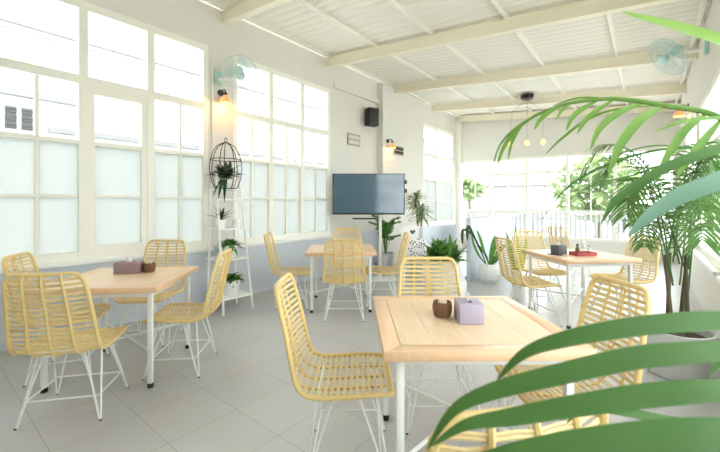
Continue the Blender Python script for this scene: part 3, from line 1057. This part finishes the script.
# ------------------------------------------------------------------ wall things
def make_fan(label, loc, rz, turn, tilt, R_=.225, reach=.17, side=0.0):
    t = thing('wall_fan', label, 'fan', loc, rz, 'wall fans')       # faces local +Y
    MB().box((0, .02, 0), (.11, .04, .17)).build('wall_plate', M['aqua'], t, bevel=.01)
    MB().tube([(0, .03, -.03), (side * .6, reach * .7, -.02), (side, reach, .03)], [.022, .02, .024], 10).build('arm', M['white'], t)
    Mx = Matrix.Translation((side, reach, .03)) @ Matrix.Rotation(turn, 4, 'Z') @ Matrix.Rotation(tilt, 4, 'X') @ Matrix.Rotation(R(-90), 4, 'X')
    # in fan space z is the axis of the blades
    MB().lathe([(.02, -.03), (.055, -.02), (.065, .03), (.05, .09), (.02, .10)], (0, 0, 0), 18, Mx).build('motor', M['aqua'], t)
    g = MB()
    for k in range(40):
        a = k * 2 * math.pi / 40
        c, s = math.cos(a), math.sin(a)
        g.tube([Mx @ Vector((c * .05, s * .05, .205)), Mx @ Vector((c * R_ * .6, s * R_ * .6, .20)), Mx @ Vector((c * R_ * .93, s * R_ * .93, .175)), Mx @ Vector((c * R_, s * R_, .14)),
                Mx @ Vector((c * R_ * .93, s * R_ * .93, .10)), Mx @ Vector((c * R_ * .5, s * R_ * .5, .06))], .0024, 4)
    for rr, zz, tk in ((R_, .14, .005), (R_ * .62, .20, .0022), (R_ * .80, .19, .0018), (R_ * .6, .07, .002)):
        g.tube([Mx @ Vector((rr * math.cos(k * math.pi / 18), rr * math.sin(k * math.pi / 18), zz)) for k in range(36)], tk, 5, closed=True)
    g.build('guard', M['fanwire'], t)
    b = MB()
    for k in range(3):
        a0 = k * 2 * math.pi / 3
        v0 = len(b.v)
        for i in range(7):
            rr = .04 + (R_ * .82 - .04) * i / 6
            wdt = .5 + .35 * math.sin(math.pi * i / 7)
            for j in range(5):
                a = a0 + (j / 4 - .5) * wdt * 1.5
                b.v.append(Mx @ Vector((rr * math.cos(a), rr * math.sin(a), .135 + (j / 4 - .5) * .045)))
        for i in range(6):
            for j in range(4):
                q = v0 + i * 5 + j
                b.f.append((q, q + 1, q + 6, q + 5))
    o = b.build('blades', M['blade'], t)
    MB().lathe([(.055, .19), (.055, .212), (.03, .218)], (0, 0, 0), 18, Mx).build('badge', M['aqua'], t)
    MB().lathe([(.042, .115), (.042, .15), (.02, .165)], (0, 0, 0), 16, Mx).build('hub', M['aqua'], t)
    return t
make_fan('pale aqua wall fan on the left wall between the tall windows', (XL, 2.66, 3.06), R(-90), R(-40), R(0), .225, .24, -.20)
make_fan('pale aqua wall fan under the ceiling on the right wall', (XR, 5.80, 3.17), R(90), R(25), R(-35), .25, .26)

def sconce(label, loc, rz):
    t = thing('wall_sconce', label, 'wall lamp', loc, rz, 'amber wall sconces')
    MB().lathe([(.045, 0), (.045, .015), (.02, .02)], (0, 0, 0), 16, Matrix.Rotation(R(-90), 4, 'X')).build('wall_plate', M['dark'], t)
    MB().tube([(0, .015, 0), (0, .07, .03), (0, .12, .02), (0, .125, -.02)], .008, 8).build('arm', M['dark'], t)
    MB().lathe([(.022, 0), (.026, -.03), (.02, -.045)], (0, .125, -.015), 14).build('socket', M['dark'], t)
    MB().lathe([(.024, .0), (.075, -.07), (.08, -.11), (.074, -.11), (.068, -.07), (.02, -.005)], (0, .125, -.05), 20).build('shade', M['shade'], t)
    MB().ball((0, .125, -.11), .03, 12, 8, 1.2).build('bulb', M['bulb'], t)
    l = bpy.data.lights.new('glow', 'POINT'); l.energy = 2.0; l.color = (1, .55, .14); l.shadow_soft_size = .03
    lo = bpy.data.objects.new('glow', l); COL.objects.link(lo); lo.parent = t; lo.location = (0, .125, -.18)
    return t
sconce('amber wall sconce below the aqua fan on the left wall', (XL, 2.70, 2.86), R(-90))
sconce('amber wall sconce right of the black speaker', (XL + .155, 6.55, 2.70), R(-90))
sconce('amber wall sconce high on the right wall behind the palm fronds', (XR, 8.4, 3.02), R(90))

sk = thing('wall_speaker', 'black box speaker mounted high on the left wall', 'speaker', (XL, 6.03, 3.11), R(-90) + R(-20))
MB().box((0, .17, 0), (.24, .17, .36)).build('cabinet', M['black'], sk, bevel=.012)
MB().box((0, .257, 0), (.215, .008, .335)).build('grille', M['dark'], sk, bevel=.003)
MB().tube([(0, .0, 0), (0, .1, 0)], .02, 8).build('bracket', M['dark'], sk)
def plaque(label, y, x, z, wdt, h, letters):
    t = thing('wall_plaque', label, 'sign', (x, y, z), R(-90), 'small grey wall plaques')
    MB().box((0, .012, 0), (wdt, .02, h)).build('board', M['plaque'], t, bevel=.003)
    rg = random.Random(int(y * 10))
    for r in range(2):
        m = MB()
        m.box((0, .0225, h * (.2 - .42 * r)), (wdt * .88, .002, h * .30))
        x0 = -wdt * .42
        while x0 < wdt * .34:
            q = rg.uniform(.02, .05)
            m.box((x0 + q / 2, .0235, h * (.2 - .42 * r)), (q, .004, h * .24)); x0 += q + .014
        m.build('raised_strip', letters, t, smooth=False)
plaque('small grey plaque on the wall above the television, left of the speaker', 5.57, XL, 2.61, .38, .23, M['plaque_light'])
plaque('small grey plaque on the wall right of the second sconce', 6.98, XL + .155, 2.54, .42, .20, M['dark'])

# pendant lamp with three bulbs
cx, cy = -2.12, 8.68
zc = roof_z(cx) - .03
pd = thing('pendant_lamp', 'pendant lamp with black canopy and three bare bulbs near the back wall', 'ceiling lamp', (cx, cy, zc))
MB().lathe([(.03, -.09), (.12, -.06), (.14, .0), (.14, .03), (.02, .05)], (0, 0, 0), 20).build('canopy', M['black'], pd)
for dx, dz in ((-.36, -.97), (.0, -.95), (.36, -.92)):
    e_ = Vector((dx * CS, dx * SN, dz))
    MB().tube([(0, 0, -.06), (e_.x * .9, e_.y * .9, dz * .35), (e_.x, e_.y, dz * .6), tuple(e_)], .005, 6).build('cord', M['plaque'], pd)
    MB().lathe([(.018, 0), (.022, -.05), (.018, -.06)], tuple(e_), 12).build('socket', M['sachet'], pd)
    MB().ball((e_.x, e_.y, dz - .10), .05, 14, 8, 1.15).build('bulb', M['bulb'], pd)

# ------------------------------------------------------------------ palms
def palm_pot_fronds(t, base, specs, m, name='frond', n=26, L=.30, wd=.024):
    for i, (pts, nn, LL, ww, dr_) in enumerate(specs):
        mb = MB()
        frond(mb, [P(*p) - base for p in pts], nn, LL, ww, dr_, seed=i * 7 + nn)
        mb.build(name, m, t)

B1 = P(2.50, 2.86)
pa = thing('potted_palm', 'potted palm with fine leaflets by the right wall, beside the condiment table', 'potted palm', B1)
pot(pa, .24, .36, M['pot_grey'])
m_specs = []
rg = random.Random(17)
stems = ((2.42, 2.80), (2.52, 2.78), (2.48, 2.92), (2.56, 2.90))
for i, (r0, d0) in enumerate(stems):
    MB().tube([P(r0, d0, .28) - B1, P(r0 + .02 * (i - 1.5), d0, .62) - B1, P(r0 + .04 * (i - 1.5), d0, .95) - B1], [.018, .014, .010], 8).build('stem', M['trunk'], pa)
for i in range(15):
    r0, d0 = stems[i % 4]
    a = (i / 15) * 6.283 + .3
    reach = rg.uniform(.40, .72)
    h0, h1 = rg.uniform(.65, .95), rg.uniform(1.15, 1.85)
    er, edp = r0 + math.cos(a) * reach, d0 + math.sin(a) * reach
    # keep the fronds on the room side of the wall
    e_ = P(er, edp)
    if e_.x > XR - .14:
        k_ = (XR - .14 - P(r0, d0).x) / (e_.x - P(r0, d0).x)
        er, edp = r0 + (er - r0) * k_, d0 + (edp - d0) * k_
    m_specs.append((((r0, d0, h0), (r0 + (er - r0) * .35, d0 + (edp - d0) * .35, h0 + (h1 - h0) * .8),
                     (r0 + (er - r0) * .75, d0 + (edp - d0) * .75, h1), (er, edp, h1 - reach * .35)), 24, .23, .016, .5))
palm_pot_fronds(pa, B1, m_specs, M['palm_fine'])

# foreground palm standing at the viewer's right
B2 = P(.66, .52)
fp = thing('areca_palm', 'palm in the right foreground whose broad green blades sweep across the picture', 'potted palm', B2)
pot(fp, .15, .34, M['pot_grey'])
def px(x, y, d):
    return P((x - 360) / F * d, d, EYE + (203 - y) / F * d) - B2
def blade(mb, pts, wd, up=None, **kw):
    q = [px(*p) for p in pts]
    q = [Vector(p) for p in crom([tuple(v) for v in q], 6)]
    mb.leaf(q, wd, (up or Vector((0, 0, 1))), **kw)
front = P(0, -1, .55).normalized()
# broad low frond: rachis just out of view on the right, leaflets pointing left
m = MB()
rach = [tuple(P(.66, .52, .28) - B2), tuple(P(.60, .48, .75) - B2), tuple(P(.57, .45, 1.05) - B2), tuple(P(.56, .43, 1.22) - B2), tuple(P(.58, .42, 1.40) - B2)]
m.tube(crom(rach, 6), [.012 - .008 * i / 24 for i in range(25)], 7)
m.build('stem', M['stem'], fp)
for pts, wd, mm in (
    (((815, 315, .44), (720, 320, .44), (640, 326, .45), (570, 338, .46), (525, 353, .47), (497, 380, .48)), .024, 'palm'),
    (((815, 345, .43), (720, 351, .43), (640, 357, .44), (560, 374, .45), (490, 392, .46), (452, 412, .47), (427, 450, .48)), .026, 'palm'),
    (((815, 385, .42), (720, 390, .42), (650, 395, .43), (580, 405, .44), (510, 417, .45), (465, 425, .455), (432, 446, .46)), .0265, 'palm'),
    (((815, 430, .40), (720, 436, .40), (640, 441, .41), (560, 449, .42), (490, 461, .43), (440, 482, .44)), .040, 'palm'),
    (((790, 74, .55), (720, 41, .56), (690, 31, .57), (655, 21, .58), (622, 12, .59)), .031, 'palm_bright'),
    (((780, 150, .72), (720, 180, .72), (680, 196, .73), (650, 215, .74), (628, 236, .75)), .036, 'palm_blue'),
    (((800, 414, .60), (700, 424, .62), (630, 413, .64), (585, 408, .66), (566, 424, .67)), .016, 'palm'),
    (((800, 350, .58), (742, 352, .59), (722, 360, .60), (711, 374, .61)), .020, 'palm'),
    (((790, 120, .80), (720, 148, .80), (670, 166, .82), (630, 190, .84), (612, 205, .85), (601, 224, .86)), .024, 'palm'),
):
    mb = MB(); blade(mb, pts, wd, front, fold=.12, base=.4, peak=.3, tip=.04)
    mb.build('leaflet', M[mm], fp)
m = MB()
m.tube(crom([tuple(P(.64, .53, .28) - B2), tuple(P(.72, .62, 1.0) - B2), tuple(P(.835, .72, 1.455) - B2), tuple(P(.80, .67, 1.56) - B2), tuple(P(.653, .55, 1.546) - B2)], 6), .006, 6)
m.build('stem', M['stem'], fp)
# arching upper frond
m = MB()
ar = [tuple(P(.66, .54, .28) - B2), tuple(P(.80, .70, .9) - B2), tuple(P(.95, .88, 1.45) - B2), tuple(px(720, 118, .92)), tuple(px(667, 106, .94)), tuple(px(613, 99, .96)), tuple(px(563, 105, .98)), tuple(px(523, 123, .99)), tuple(px(500, 145, 1.0)), tuple(px(492, 172, 1.0))]
q = crom(ar, 6)
m.tube(q, [.010 - .0085 * i / len(q) for i in range(len(q))], 6)
for pts, wd in (
    (((563, 105, .98), (549, 112, .975), (540, 120, .97), (534, 130, .97)), 0.0131),
    (((572, 102, .98), (562, 110, .975), (556, 120, .97)), 0.0082),
    (((597, 101, .97), (582, 109, .965), (572, 118, .96), (566, 131, .96)), 0.0139),
    (((613, 100, .96), (597, 110, .95), (584, 122, .95), (577, 134, .95)), 0.0131),
    (((642, 103, .95), (620, 112, .94), (600, 128, .93), (590, 150, .93)), 0.0180),
    (((662, 107, .94), (640, 120, .92), (620, 145, .91), (608, 176, .91)), 0.0238),
    (((706, 114, .93), (685, 130, .91), (668, 155, .90), (655, 182, .90)), 0.0213),
    (((720, 121, .92), (704, 140, .89), (690, 158, .88), (676, 178, .88)), 0.0197),
    (((745, 120, .90), (715, 118, .88), (680, 122, .87), (655, 132, .87)), 0.0115),
    (((540, 112, .98), (517, 129, .985), (503, 149, .99), (497, 168, .99)), 0.0115),
    (((523, 123, .99), (512, 142, .99), (508, 160, .99)), .009),
    (((613, 99, .97), (580, 98, 1.0), (552, 106, 1.03)), .008),
    (((667, 106, .96), (625, 108, 1.0), (590, 118, 1.04), (560, 140, 1.08), (545, 155, 1.1)), .009),
):
    blade(m, pts, wd, front, fold=.1, base=.35, peak=.45)
m.build('frond', M['palm_mid'], fp)
# thin arching tips farther back
m = MB()
for pts, wd in (
    (((742, 150, 1.1), (660, 150, 1.2), (600, 168, 1.3), (565, 190, 1.34), (540, 222, 1.36)), .011),
    (((742, 156, 1.1), (680, 160, 1.2), (630, 176, 1.3), (590, 186, 1.34), (570, 200, 1.36)), 0.0082),
    (((742, 140, 1.15), (700, 148, 1.2), (650, 146, 1.25), (600, 160, 1.3)), .008),
):
    blade(m, pts, wd, front, fold=.1, base=.7, peak=.3)
m.tube(crom([tuple(P(.68, .54, .28) - B2), tuple(P(.92, .75, .9) - B2), tuple(P(1.02, .94, 1.3) - B2), tuple(px(742, 150, 1.1))], 6), .006, 6)
m.build('frond', M['palm'], fp)
